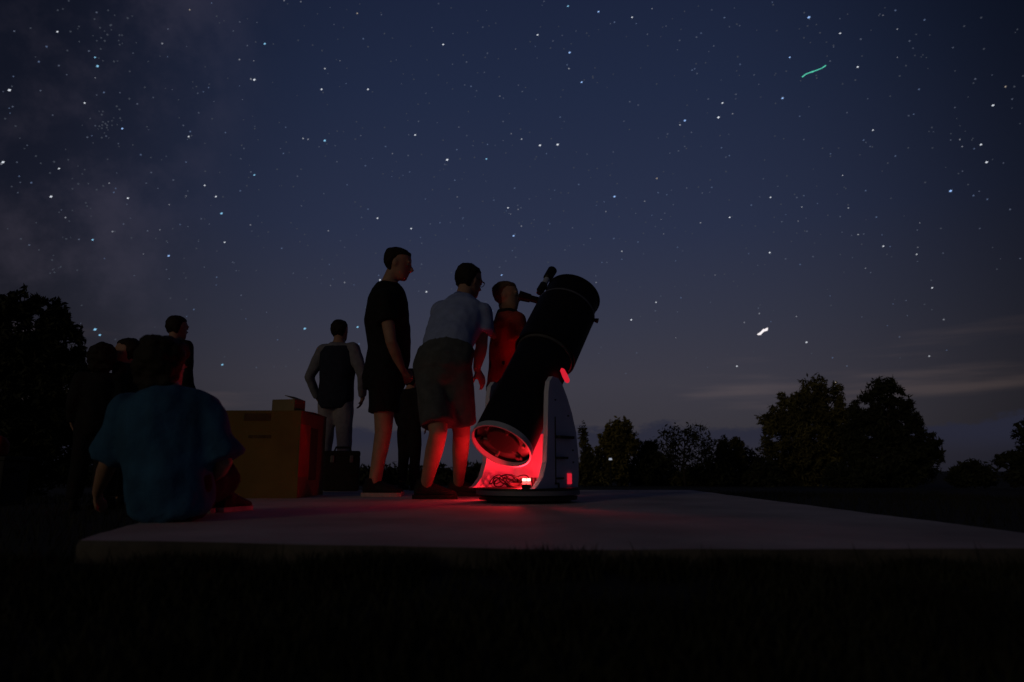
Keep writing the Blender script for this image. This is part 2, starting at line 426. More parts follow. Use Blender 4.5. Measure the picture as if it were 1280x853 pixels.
    bm = bmesh.new(); boxm(bm, TC + Vector((-.06, .0, .096)), .12, .07, .026, rotz(.3), .004); obj('hand_controller', bm, blackp, T)
    rnd = random.Random(3)
    for k in range(3):
        pts = []; c0 = TC + Vector((-.19 + .045 * k, -.03, .086)); rr = .030 + .008 * k
        for i in range(40):
            a = i * .36 + k
            pts.append(c0 + Vector((math.cos(a) * rr * 1.5 + i * .0012, math.sin(a) * rr, .035 + .028 * math.sin(a * 1.37 + k) + .010 * math.sin(a * .5))))
        pts.append(TC + Vector((-.05, .0, .10)))
        bm = bmesh.new(); tube(bm, pts, .0035, 6); obj('cable', bm, blackp, T, True)
    # red lamp clipped to the front of the turntable: it lights the base, the legs and the pad
    lp = gnd(658, 631); lc = Vector((at(658, 610, TC.y - .272).x, TC.y - .272, .084))
    bm = bmesh.new(); boxm(bm, lc + UP * .011, .05, .035, .024, None, .004); lamp = obj('lamp_housing', bm, blackp, T)
    for dx in (-.012, .012):
        for dz in (.030, .047):
            bm = bmesh.new(); boxm(bm, lc + Vector((dx, 0, dz)), .021, .024, .014, None, .003); obj('red_led', bm, ledhot if dz > .04 else ledm, lamp)
    li = bpy.data.lights.new('lamp_light', 'POINT'); li.energy = LAMP_W; li.color = (1.0, .015, .022); li.shadow_soft_size = .02
    lo = bpy.data.objects.new('lamp_light', li); C.objects.link(lo); lo.parent = T; lo.location = lc + Vector((-.015, .13, .055)) - TC
    # second red lamp on the turntable rim outside the far panel (its glow reaches the legs, the child and the carton)
    q = TC - ax * .272 + hd * .03 + UP * .084
    bm = bmesh.new(); tube(bm, [q - UP * .001, q + UP * .035], [.018, .016], 14); l2 = obj('lamp_housing', bm, blackp, T)
    bm = bmesh.new(); ball(bm, q + UP * .040, .014); obj('red_led', bm, ledm, l2, True)
    li = bpy.data.lights.new('lamp_light', 'POINT'); li.energy = LAMP2_W; li.color = (1.0, .015, .022); li.shadow_soft_size = .015
    lo = bpy.data.objects.new('lamp_light', li); C.objects.link(lo); lo.parent = T; lo.location = q + UP * .085 - TC
    return T
TUBE = dict(bottom=-.40, mid=.34, top=.93, r1=.178, r2=.200)
FOC_Y = 4.62
LAMP_W = 6.5; LAMP2_W = 1.7
telescope()

# ------------------------------------------------------------------ people
HEADR = [(0.0, .12, .36, .12), (.06, .19, .41, .04), (.14, .25, .415, -.10), (.22, .285, .41, -.20), (.35, .31, .41, -.30), (.5, .33, .40, -.40),
         (.58, .335, .425, -.43), (.68, .34, .42, -.455), (.8, .32, .37, -.43), (.9, .25, .28, -.35), (.97, .14, .14, -.22), (1.0, .05, .03, -.12)]
def hand(bm, wrist, d, nrm, s, curl=.5, flip=1):
    """palm, four fingers of unequal length with two bends, thumb on the side of the palm"""
    d = d.normalized(); nrm = (nrm - d * nrm.dot(d)).normalized(); sd = d.cross(nrm) * flip
    loft(bm, [(wrist - d * .02 * s, .026 * s, .018 * s), (wrist + d * .02 * s, .030 * s, .017 * s), (wrist + d * .055 * s, .040 * s, .015 * s), (wrist + d * .09 * s, .040 * s, .012 * s)], sd, n=12)
    for k, ln in enumerate((.066, .075, .070, .055)):
        p = wrist + d * .082 * s + sd * (.030 - .020 * k) * s; a = curl * .6; pts = [p - d * .015 * s, p]
        for j, q in enumerate((.45, .32, .23)):
            dirn = d * math.cos(a) + nrm * math.sin(a); p = p + dirn * (ln * q * s); pts.append(p); a += curl
        tube(bm, pts, [.0105 * s, .0105 * s, .0098 * s, .0092 * s, .0080 * s], 8)
    p = wrist + d * .022 * s + sd * .024 * s
    q = p + (d * .55 + sd * .7 + nrm * .35).normalized() * .042 * s; q2 = q + (d * .85 + sd * .25 + nrm * .4).normalized() * .034 * s
    tube(bm, [p - sd * .01 * s, p, q, q2], [.013 * s, .013 * s, .0105 * s, .008 * s], 8)
def headgeo(bm, c, fw, u, H):
    fw = (fw - u * fw.dot(u)).normalized(); rt = fw.cross(u); fr = frame3(rt, fw, u)
    loft(bm, [(c + u * (t - .5) * H + fw * ((f + b) / 2 * H), w_ * H, (f - b) / 2 * H) for t, w_, f, b in HEADR], rt, u, 20)
    def P(x, y, z): return c + rt * x * H + fw * y * H + u * (z - .5) * H
    tube(bm, [P(0, .38, .56), P(0, .46, .46), P(0, .51, .385), P(0, .46, .35), P(0, .38, .34)], [.03 * H, .05 * H, .068 * H, .06 * H, .04 * H], 10)
    ball(bm, P(0, .405, .245), .06 * H, (1.5, .7, .5), fr); ball(bm, P(0, .40, .205), .06 * H, (1.3, .7, .5), fr)
    for sg in (1, -1):
        ball(bm, P(.335 * sg, -.03, .46), .13 * H, (.30, .62, 1.0), fr); ball(bm, P(.15 * sg, .385, .585), .08 * H, (1.5, .6, .5), fr)
    return P, fr
def eyes(P, fr, H, root):
    for sg in (1, -1):
        bm = bmesh.new(); ball(bm, P(.15 * sg, .352, .51), .062 * H, (1, 1, .8), fr, 10, 8); obj('eye', bm, eyem, root, True)
def hair(P, fr, H, root, style='short', m=hairm, vox=.009, k=1.0):
    bm = bmesh.new(); rt, fw, u = fr.col[0], fr.col[1], fr.col[2]
    o = .018 * k if style == 'short' else .10 * k
    ring = [(.14, .20, -.06, -.17), (.24, .275, -.06, -.265), (.34, .315, -.05, -.345), (.46, .340, .02, -.42), (.58, .350, .10, -.46), (.69, .352, .17, -.475), (.78, .338, .355, -.46), (.88, .28, .33, -.40), (.96, .17, .2, -.28), (1.0, .07, .06, -.15)]
    if style == 'bushy': ring = [(.04, .24, -.16, -.34), (.16, .34, -.06, -.44)] + ring[2:]
    def oo(t): return -.03 + (o + .03) * min(1, max(0, (t - ring[0][0]) / .32))
    loft(bm, [(P(0, (f + b) / 2, t + (o if t > .85 else 0)), (w_ + oo(t)) * H, ((f - b) / 2 + oo(t)) * H) for t, w_, f, b in ring], rt, u, 20)
    return melt('hair', bm, m, root, vox, 3, .006 if style == 'short' else .014, 34 if style == 'short' else 24, 1)
def limb(bm, a, b, c, ra, rm, rb, rm2, rc, side, g=1.0):
    """upper segment a-b, lower b-c with radii"""
    loft(bm, [(a, ra * g, ra * g), (a.lerp(b, .5), rm * g, rm * g), (b, rb * g, rb * g), (b.lerp(c, .32), rm2 * g, rm2 * g), (b.lerp(c, .7), (rm2 * .45 + rc * .55) * g, (rm2 * .45 + rc * .55) * g), (c, rc * g, rc * g)], side, n=14)
    ball(bm, a, ra * g); ball(bm, c, rc * g)
def shoe(root, ankle, d, s, m=shoem, zg=0.0, solemat=solem):
    d = Vector((d.x, d.y, 0)).normalized(); sd = Vector((d.y, -d.x, 0)); b = Vector((ankle.x, ankle.y, zg))
    def q(f, z): return b + d * f * s + UP * z * s
    bm = bmesh.new()
    loft(bm, [(q(-.075, .05), .020 * s, .030 * s), (q(-.062, .055), .034 * s, .044 * s), (q(-.02, .062), .037 * s, .054 * s), (q(.03, .060), .038 * s, .050 * s), (q(.09, .048), .045 * s, .036 * s), (q(.14, .038), .044 * s, .028 * s), (q(.18, .032), .034 * s, .021 * s), (q(.197, .028), .016 * s, .012 * s)], sd, d, 18)
    tube(bm, [q(-.015, .06), q(-.02, .125)], [.045 * s, .043 * s], 16)
    o = melt('shoe', bm, m, root, .008, 4)
    bm = bmesh.new(); ol = []
    for f, w_ in ((-.084, .018), (-.07, .036), (-.02, .039), (.03, .040), (.09, .048), (.14, .047), (.18, .036), (.203, .016)): ol.append((f, w_))
    pts = [q(f, 0) + sd * w_ * s for f, w_ in ol] + [q(f, 0) - sd * w_ * s for f, w_ in ol[::-1]]
    lo_ = [bm.verts.new(p + UP * .0005) for p in pts]; hi = [bm.verts.new(p + UP * .026 * s) for p in pts]
    bm.faces.new(lo_[::-1]); bm.faces.new(hi)
    for i in range(len(pts)): j = (i + 1) % len(pts); bm.faces.new((lo_[i], lo_[j], hi[j], hi[i]))
    obj('sole', bm, solemat, o)
def torso_rings(J, rt, s, g, to_neck=True, wide=1.0, hem=0.0, dep=1.0):
    pe, wa, ch, nb = J['pelvis'], J['waist'], J['chest'], J['neck']
    ax_ = (wa - pe).normalized()
    R_ = [(pe - ax_ * (.09 * s + hem), .125, .10), (pe - ax_ * .03 * s, .165, .125), (pe.lerp(wa, .5), .162, .122), (wa, .152, .120), (wa.lerp(ch, .5), .160, .125), (ch, .172, .128),
          (ch.lerp(nb, .5), .168, .112), (ch.lerp(nb, .78), .125, .088), (nb, .072, .068)]
    return [(p, a * s * wide + g, b * s * dep + g) for p, a, b in R_]
def person(label, J, fwd, s=1.0, fine=True, look=None, tilt=None, H=.232, group='people gathered on and around the pad', skinm=skin,
           shirt=blackc, sleeve=.55, pants=blackc, leg=1.0, pants_len=.85, shoes=True, hairstyle='short', hairm_=hairm, curl=.5, ground=0.0,
           wide=1.0, dep=1.0, hem=.02, loose=.012, pwide=None, fold=.010, extra=None, toes=None, solemat=solem, handn=None, shoe_m=shoem):
    fwd = Vector(fwd).normalized(); look = Vector(look or fwd).normalized(); u = Vector(tilt or (0, 0, 1)).normalized()
    rt = Vector((fwd.y, -fwd.x, 0)).normalized()
    b = (J['ankR'] + J['ankL']) / 2; root = empty('person', Vector((b.x, b.y, ground)), label, 'person', group)
    vox = .009 if fine else .015; gvox = .012 if fine else .015
    # body: one continuous skin surface
    bm = bmesh.new()
    loft(bm, torso_rings(J, rt, s, 0), rt, n=20)
    hc = J['head']; P, fr = headgeo(bm, hc, look, u, H)
    nk = hc - u * .30 * H - fr.col[1] * .06 * H
    tube(bm, [J['neck'] - (hc - J['neck']).normalized() * .04 * s, J['neck'], nk, hc - u * .1 * H], [.070 * s, .060 * s, .055 * s, .05 * s], 14)
    for q, sg in (('R', 1), ('L', -1)):
        sh, elb, wr = J['sh' + q], J['el' + q], J['wr' + q]
        tube(bm, [J['chest'].lerp(J['neck'], .6), sh], [.07 * s, .062 * s], 12)
        limb(bm, sh, elb, wr, .058 * s, .048 * s, .040 * s, .041 * s, .026 * s, rt)
        hdv = J.get('hand' + q, wr + (wr - elb)) - wr
        hn = Vector(handn) if handn else -rt * sg
        hand(bm, wr, hdv, hn, s, curl, 1 if q == 'L' else -1)
        hp, kn, an = J['hip' + q], J['kn' + q], J['ank' + q]
        limb(bm, hp, kn, an, .088 * s, .078 * s, .056 * s, .056 * s, .037 * s, rt)
    melt('body', bm, skinm, root, vox, 4)
    eyes(P, fr, H, root)
    if hairstyle: hair(P, fr, H, root, hairstyle, hairm_)
    # shirt
    bm = bmesh.new()
    sr = torso_rings(J, rt, s, loose, wide=wide, hem=hem, dep=dep)
    if pwide: sr[:3] = [(p, a * .84, b_ * .84) for p, a, b_ in sr[:3]]
    loft(bm, sr[:-1] + [(J['neck'] - (J['neck'] - J['chest']).normalized() * .005, .075 * s + loose, .07 * s + loose)], rt, n=22)
    for q in ('R', 'L'):
        sh, elb, wr = J['sh' + q], J['el' + q], J['wr' + q]
        tube(bm, [J['chest'].lerp(J['neck'], .6), sh], [.075 * s, .068 * s + loose * .8], 14)
        if sleeve <= 1: tube(bm, [sh, sh.lerp(elb, sleeve * .5), sh.lerp(elb, sleeve)], [.064 * s + loose, .060 * s + loose, .058 * s + loose * 1.3], 14)
        else: tube(bm, [sh, elb, elb.lerp(wr, min(1, sleeve - 1))], [.064 * s + loose, .048 * s + loose, .034 * s + loose], 14)
        ball(bm, sh, .064 * s + loose)
    melt('shirt', bm, shirt, root, gvox, 4, fold, 11, .55)
    # shorts or trousers
    bm = bmesh.new()
    tr = torso_rings(J, rt, s, loose * (.8 if not pwide else 1.1), wide=pwide or (wide + 1) / 2, dep=(dep + 1) / 2 if not pwide else 1.02)
    if pwide: tr[3] = (tr[2][0].lerp(tr[3][0], .25), tr[2][1], tr[2][2])
    loft(bm, tr[:4], rt, n=22)
    for q in ('R', 'L'):
        hp, kn, an = J['hip' + q], J['kn' + q], J['ank' + q]; lo_ = loose * leg
        if pants_len <= 1: tube(bm, [hp, hp.lerp(kn, pants_len * .5), hp.lerp(kn, pants_len)], [.094 * s + lo_, .088 * s + lo_, .078 * s + lo_ * 1.5], 16)
        else: tube(bm, [hp, kn, kn.lerp(an, min(1, pants_len - 1) * .5), kn.lerp(an, min(1, pants_len - 1))], [.094 * s + lo_, .070 * s + lo_, .062 * s + lo_, .055 * s + lo_], 16)
        ball(bm, hp, .094 * s + lo_)
    hm = (J['hipR'] + J['hipL']) / 2 - fwd * .030 * s + (J['waist'] - J['pelvis']).normalized() * .02 * s
    ball(bm, hm, .125 * s + loose * .8, (1.22 if pwide else 1.12, .92, 1.0), frame3(rt, Vector((-rt.y, rt.x, 0)), UP))
    melt('shorts' if pants_len <= 1 else 'trousers', bm, pants, root, gvox, 4, fold, 10, .45)
    if shoes:
        for q in ('R', 'L'):
            d = (toes or {}).get(q, fwd); shoe(root, J['ank' + q], Vector(d), s, shoe_m, ground, solemat)
    if extra: extra(root, J, P, fr, rt, s)
    return root
def ankle(px, py, z=.085):
    p = gnd(px, py, z); return p

# --- man standing in profile, facing the telescope
Y0 = gnd(475, 620).y
J = dict(head=at(497, 330, Y0), neck=at(486.5, 354, Y0), chest=at(484, 398, Y0), waist=at(487, 437, Y0), pelvis=at(481, 470, Y0),
         shR=at(480, 374, Y0 - .18), shL=at(483, 374, Y0 + .18), elR=at(489, 428, Y0 - .22), elL=at(494, 428, Y0 + .20),
         wrR=at(503, 462, Y0 - .10), wrL=at(506, 461, Y0 + .09), handR=at(510, 475, Y0 - .04), handL=at(512, 474, Y0 + .03),
         hipR=at(480, 476, Y0 - .09), hipL=at(482, 476, Y0 + .09), knR=at(480, 541, Y0 - .10), knL=at(478, 541, Y0 + .10),
         ankR=Vector((at(467, 605, Y0 - .10).x, Y0 - .10, .085)), ankL=Vector((at(470, 605, Y0 + .11).x, Y0 + .11, .085)))
person('man in black t-shirt and black shorts standing upright beside the bending man', J, (1, .02, 0), 1.0, look=(1, .05, -.22), tilt=(.22, 0, 1), H=.238,
       dep=1.18, wide=1.0, hem=.03, loose=.016, leg=1.5, pants_len=.62, curl=.45, toes={'R': (1, -.12, 0), 'L': (1, .1, 0)})

# --- man bending over towards the eyepiece
def collar(root, J, P, fr, rt, s):
    bm = bmesh.new(); n_ = (J['head'] - J['neck']).normalized()
    tube(bm, [J['neck'] - n_ * .05, J['neck'] - n_ * .01, J['neck'] + n_ * .035], [.125, .098, .078], 20)
    melt('collar', bm, bluec, root, .008, 3, .004, 12)
def collar_glasses(root, J, P, fr, rt, s):
    collar(root, J, P, fr, rt, s)
    H = .232; bm = bmesh.new()
    for sg in (1, -1):
        pts = [P(.16 * sg + .10 * math.cos(a), .46 - abs(.16 * sg + .10 * math.cos(a)) * .12, .52 + .085 * math.sin(a)) for a in [2 * math.pi * k / 14 for k in range(15)]]
        tube(bm, pts, .0025, 6); tube(bm, [P(.265 * sg, .43, .53), P(.36 * sg, .1, .53), P(.365 * sg, -.05, .52)], .003, 6)
    tube(bm, [P(-.06, .46, .53), P(.06, .46, .53)], .0025, 6)
    obj('glasses', bm, blackp, root)
Yb = 4.25
aR = gnd(573, 620.5); aL = gnd(532, 624)
J = dict(head=at(586, 351, Yb + .36), neck=at(578, 377, Yb + .32), chest=at(570, 404, Yb + .20), waist=at(560, 430, Yb + .08), pelvis=at(553, 456, Yb),
         shR=at(601, 393, Yb + .20), shL=at(553, 390, Yb + .42), elR=at(602, 434, Yb + .16), elL=at(598, 402, Yb + .58),
         wrR=at(596, 461, Yb + .18), wrL=at(624, 424, Yb + .54), handR=at(602, 474, Yb + .21), handL=at(633, 428, Yb + .54),
         hipR=at(569, 466, Yb - .01), hipL=at(539, 466, Yb + .03), knR=at(577, 541, Yb + .08), knL=at(548, 541, Yb - .10),
         ankR=Vector((aR.x, aR.y, .085)), ankL=Vector((aL.x, aL.y, .085)))
person('man in pale blue shirt and grey shorts bending towards the child at the eyepiece', J, (.50, .86, 0), 1.0, look=(.66, .72, -.20), tilt=(.16, .12, 1), H=.226,
       shirt=whitec, pants=greyc, pants_len=.88, wide=1.04, dep=1.0, hem=-.11, loose=.020, leg=.9, sleeve=.6, pwide=1.08, extra=collar_glasses, curl=.35,
       toes={'R': (1, .12, 0), 'L': (1, .05, 0)}, solemat=shoem)

# --- child looking through the eyepiece
Yc = 4.86
def red_hood(root, J, P, fr, rt, s):
    bm = bmesh.new(); n_ = (J['head'] - J['neck']).normalized()
    tube(bm, [J['neck'] - n_ * .045, J['neck'], J['neck'] + n_ * .03], [.10, .082, .066], 18)
    melt('collar', bm, darkc, root, .008, 3)
J = dict(head=at(632.5, 370.5, Yc - .02), neck=at(634, 391, Yc), chest=at(635, 416, Yc), waist=at(632, 452, Yc), pelvis=at(630, 482, Yc),
         shR=at(645, 402, Yc - .12), shL=at(630, 402, Yc + .13), elR=at(650, 434, Yc - .16), elL=at(642, 432, Yc + .22),
         wrR=at(662, 416, Yc - .10), wrL=at(668, 420, Yc + .22), handR=at(671, 409, Yc - .08), handL=at(680, 415, Yc + .22),
         hipR=at(632, 488, Yc - .06), hipL=at(629, 488, Yc + .07), knR=at(638, 545, Yc - .06), knL=at(634, 545, Yc + .07),
         ankR=Vector((at(640, 600, Yc - .06).x, Yc - .06, .07)), ankL=Vector((at(636, 600, Yc + .07).x, Yc + .07, .07)))
person('child in red shirt looking into the telescope eyepiece', J, (.92, .38, 0), .80, look=(.97, -.15, 0), H=.215, shirt=redc, pants=darkc, pants_len=.8,
       hairstyle='short', hairm_=mat('brown_hair', (.12, .07, .04), .7, .3, 50, .3), loose=.020, sleeve=.75, wide=1.0, extra=red_hood)

# --- child sitting on the pad edge with its back to the camera
Ys = 2.62
J = dict(head=at(204, 461, Ys + .02), neck=at(207, 484, Ys), chest=at(208, 530, Ys), waist=at(211, 590, Ys - .01), pelvis=at(213, 624, Ys + .02),
         shR=at(252, 517, Ys + .01), shL=at(163, 516, Ys - .01), elR=at(281, 580, Ys + .02), elL=at(137, 575, Ys + .03), wrR=at(262, 600, Ys + .20), wrL=at(122, 615, Ys + .18),
         handR=at(250, 606, Ys + .26), handL=at(124, 634, Ys + .26), hipR=at(232, 632, Ys + .06), hipL=at(192, 632, Ys + .06))
J['hipR'].z = J['hipL'].z = .095
J['knR'] = Vector((J['hipR'].x + .03, Ys + .36, .16)); J['knL'] = Vector((J['hipL'].x - .04, Ys + .36, .16))
J['ankR'] = Vector((J['hipR'].x - .10, Ys + .50, .07)); J['ankL'] = Vector((J['hipL'].x + .08, Ys + .56, .07))
person('child in loose teal t-shirt sitting on the pad with back turned', J, (.06, 1, 0), .80, H=.208, shirt=tealc, pants=darkc, pants_len=.9, hairstyle='bushy',
       loose=.030, sleeve=.95, fold=.016, wide=1.05, dep=1.15, hem=-.02, leg=.3, toes={'R': (-.3, 1, 0), 'L': (.3, 1, 0)})

# --- person in dark vest standing behind the cardboard box
Yf = gnd(425, 610).y
def vest(root, J, P, fr, rt, s):
    bm = bmesh.new(); loft(bm, torso_rings(J, rt, s, .034, hem=.02)[:-1], rt, n=20); melt('vest', bm, navyc, root, .014, 4, .006, 10)
def standing(px, top, Y, fw, hgt, aw, **k):
    zg = k.pop('ground', 0.0); s = hgt / 1.78; c = at(px, top, Y); x = c.x
    fw = Vector(fw).normalized(); rt = Vector((fw.y, -fw.x, 0))
    def q(r, z, f=0.0): return Vector((x, Y, zg)) + rt * r * s + UP * z * s + fw * f * s
    J = dict(head=q(0, 1.665, .02), neck=q(0, 1.535), chest=q(0, 1.32, .01), waist=q(0, 1.10), pelvis=q(0, .93))
    for n_, sg in (('R', 1), ('L', -1)):
        J['sh' + n_] = q(.18 * sg, 1.45); J['el' + n_] = q((.24 + aw) * sg, 1.16, -.03); J['wr' + n_] = q((.24 + aw * .3) * sg, .93, .10); J['hand' + n_] = q((.20 + aw * .1) * sg, .84, .15)
        J['hip' + n_] = q(.09 * sg, .92); J['kn' + n_] = q(.11 * sg, .50, .02); J['ank' + n_] = q(.12 * sg, .085)
    return J, s, zg
J, s, zg = standing(425, 392, Yf, (.25, 1, 0), 1.70, .07)
person('person in dark vest and pale trousers standing behind the cardboard box', J, (.25, 1, 0), s, False, H=.225, shirt=shirtg, pants=trouserc, pants_len=1.9, sleeve=1.9, extra=vest, solemat=shoem)
# --- dark figures behind the sitting child
Y6 = 6.3; x6 = at(220, 390, Y6).x; g6 = terr(x6, Y6) if not inpad(x6, Y6) else 0
J, s, zg = standing(221, 392, Y6, (.5, 1, 0), 1.72, .02, ground=g6)
person('tall person in dark clothes standing behind the sitting child', J, (.5, 1, 0), s, False, H=.225, shirt=darkc, pants=darkc, pants_len=1.9, sleeve=1.8, ground=g6, solemat=shoem)
Y7 = 5.2; x7 = at(163, 430, Y7).x; g7 = terr(x7, Y7)
J, s, zg = standing(163, 430, Y7, (-1, -.1, 0), 1.26, .0, ground=g7)
person('small person in dark clothes seen in profile left of the sitting child', J, (-1, -.1, 0), s, False, H=.21, shirt=darkc, pants=darkc, pants_len=1.9, sleeve=1.8, ground=g7, solemat=shoem)
Y8 = 5.0; x8 = at(128, 448, Y8).x; g8 = terr(x8, Y8)
J, s, zg = standing(128, 448, Y8, (-.4, 1, 0), 1.16, .0, ground=g8)
person('small person in dark clothes under the edge of the leafy tree', J, (-.4, 1, 0), s, False, H=.21, shirt=darkc, pants=darkc, pants_len=1.9, sleeve=1.8, ground=g8, hairstyle='bushy', solemat=shoem)
# --- small dark figure between the two men
Y9 = 6.2
J, s, zg = standing(513, 484, Y9, (.6, 1, 0), 1.06, .0)
person('small child in dark clothes half hidden between the two men', J, (.4, 1, 0), s, False, H=.19, shirt=darkc, pants=darkc, pants_len=1.9, sleeve=1.8, solemat=shoem)

# ------------------------------------------------------------------ cardboard boxes, case, backpack
def panelbox(root, c, fr, sx, sy, sz, th, mats, skip=()):
    """carton of separate cardboard panels; c = centre of the base"""
    X_, Y_, Z_ = fr.col[0], fr.col[1], fr.col[2]; out = {}
    for nm, off, d, m in (('front', -Y_ * (sy / 2 - th / 2), (sx, th, sz), mats[0]), ('back', Y_ * (sy / 2 - th / 2), (sx, th, sz), mats[0]),
                          ('side', X_ * (sx / 2 - th / 2), (th, sy - 2 * th - .002, sz), mats[1]), ('side', -X_ * (sx / 2 - th / 2), (th, sy - 2 * th - .002, sz), mats[1])):
        bm = bmesh.new(); boxm(bm, c + off + Z_ * sz / 2, d[0], d[1], d[2], fr, .002); out.setdefault(nm, []).append(obj(nm + '_panel', bm, m, root))
    return out
bl = gnd(266, 623); br = gnd(371, 623)
bx = (br - bl).normalized(); bw = (br - bl).length; by = Vector((-bx.y, bx.x, 0)); 
turn = Matrix.Rotation(R(0), 3, 'Z'); bfr = frame3(bx, by, UP)
bh = at(372, 514, br.y).z
bdp = .62
bc = (bl + br) / 2 + by * bdp / 2
B = empty('cardboard_box', bc, 'big yellow cardboard carton with flat closed top standing on the pad', 'box')
pb = panelbox(B, bc, bfr, bw, bdp, bh, .008, (cardb, card_redlit))
for sg in (1, -1):
    bm = bmesh.new(); boxm(bm, bc + UP * (bh + .005) + by * (sg * bdp / 4), bw + .006, bdp / 2 + .002 * sg, .008, frame3(bx, (by + UP * .03 * -sg).normalized(), UP), .002); obj('top_flap', bm, cardb, B)
fp = pb['front'][0]; sp = pb['side'][0]
def stamp(px0, py0, px1, py1, m, parent, pl, nr, name='print', th=.003):
    a = onplane(px0, py0, pl, nr); b = onplane(px1, py1, pl, nr); e = Vector((nr.y, -nr.x, 0)); bm = bmesh.new()
    boxm(bm, (a + b) / 2 + nr * .0005, abs((b - a).dot(e)), th, abs(b.z - a.z), frame3(-e, nr, UP) if False else frame3(e, nr, e.cross(nr)), 0); return obj(name, bm, m, parent)
fpl = (bl + br) / 2; 
stamp(306, 517, 338, 526, inkm, fp, fpl, -by, 'hand_hole', .006)
for k, (a, b) in enumerate(((311, 316), (317, 321), (322, 328), (329, 332), (333, 339))): stamp(a, 544, b, 548, inkm, fp, fpl, -by)
for (a, b, y) in ((284, 292, 600), (294, 301, 600), (284, 298, 606)): stamp(a, y, b, y + 3, inkm, fp, fpl, -by)
spl = br + by * .3
stamp(389, 535, 394.5, 600, inkm, sp, spl, bx, 'tape_strip', .003)
stamp(376, 530, 385, 596, mat('red_print', (.35, .06, .03), .8, .1, 9), sp, spl, bx, 'print', .003)
# small open box on top
sc = at(361, 509, br.y + .22); sc.z = bh + .0085
sfr = frame3(Vector((.97, -.24, 0)), Vector((.24, .97, 0)), UP)
S = empty('small_box', sc, 'small open carton with a raised flap on top of the big carton', 'box')
panelbox(S, sc, sfr, .175, .14, .085, .005, (mat('pale_cardboard', (.24, .18, .10), .85, .15, 6, .1),) * 2)
bm = bmesh.new(); boxm(bm, sc + UP * .003, .16, .125, .005, sfr); obj('bottom_panel', bm, cardb, S)
for q, a in ((1, .35), (-1, -.15)):
    f2 = sfr @ Matrix.Rotation(a, 3, 'Y'); bm = bmesh.new(); boxm(bm, sc + UP * (.086 + .012 * q) + sfr.col[0] * .045 * q, .085, .13, .004, f2); obj('flap', bm, MATS['pale_cardboard'], S)
# black equipment case
ec = Vector((at(427, 600, 6.05).x, 6.05, 0))
E = empty('equipment_case', ec, 'black upright equipment case on the pad behind the carton', 'case')
bm = bmesh.new(); boxm(bm, ec + UP * .15, .30, .20, .30, rotz(.2), .02); cb = obj('case_body', bm, mat('black_nylon', (.015, .014, .014), .8, .3, 20, .2), E)
bm = bmesh.new(); boxm(bm, ec + UP * .315, .302, .204, .05, rotz(.2), .015); obj('lid', bm, MATS['black_nylon'], E)
bm = bmesh.new(); tube(bm, [ec + rotz(.2) @ Vector((x, 0, z)) for x, z in ((-.07, .335), (-.06, .37), (.06, .37), (.07, .335))], .010, 8); obj('handle', bm, blackp, E)
for x in (-.08, .08):
    bm = bmesh.new(); boxm(bm, ec + rotz(.2) @ Vector((x, -.105, .27)), .03, .012, .06, rotz(.2), .003); obj('latch', bm, rimm, E)
# small red bag on a dark storage crate under the tree
xk = at(-6, 560, 5.6).x; zk = terr(xk, 5.6) - .01; zt_ = at(0, 571, 5.6).z
G = empty('storage_crate', (xk, 5.6, zk), 'dark plastic storage crate under the leafy tree', 'crate')
cm = mat('dark_plastic_crate', (.02, .02, .022), .7, .2, 12); gc = Vector((xk, 5.6, zk))
bm = bmesh.new(); boxm(bm, gc + UP * ((zt_ - zk) / 2 - .015), .40, .30, zt_ - zk - .03, None, .012); obj('crate_body', bm, cm, G)
bm = bmesh.new(); boxm(bm, gc + UP * (zt_ - zk - .017), .43, .33, .034, None, .008); obj('lid', bm, cm, G)
for q in (-1, 1):
    bm = bmesh.new(); boxm(bm, gc + Vector((q * .212, 0, zt_ - zk - .10)), .03, .12, .03, None, .006); obj('handle', bm, cm, G)
kc = Vector((xk, 5.6, zt_))
K = empty('bag', kc, 'small red nylon bag lying on the dark storage crate', 'bag')
bm = bmesh.new(); loft(bm, [(kc, .08, .07), (kc + UP * .03, .10, .085), (kc + UP * .11, .098, .08), (kc + UP * .155, .07, .05), (kc + UP * .17, .03, .02)], (1, 0, 0), n=20); melt('bag_body', bm, redfab, K, .010, 4, .006, 14)
bm = bmesh.new(); tube(bm, [kc + Vector((-.03, 0, .155)), kc + Vector((-.02, 0, .20)), kc + Vector((.02, 0, .20)), kc + Vector((.03, 0, .155))], .006, 8); obj('handle', bm, blackp, K)

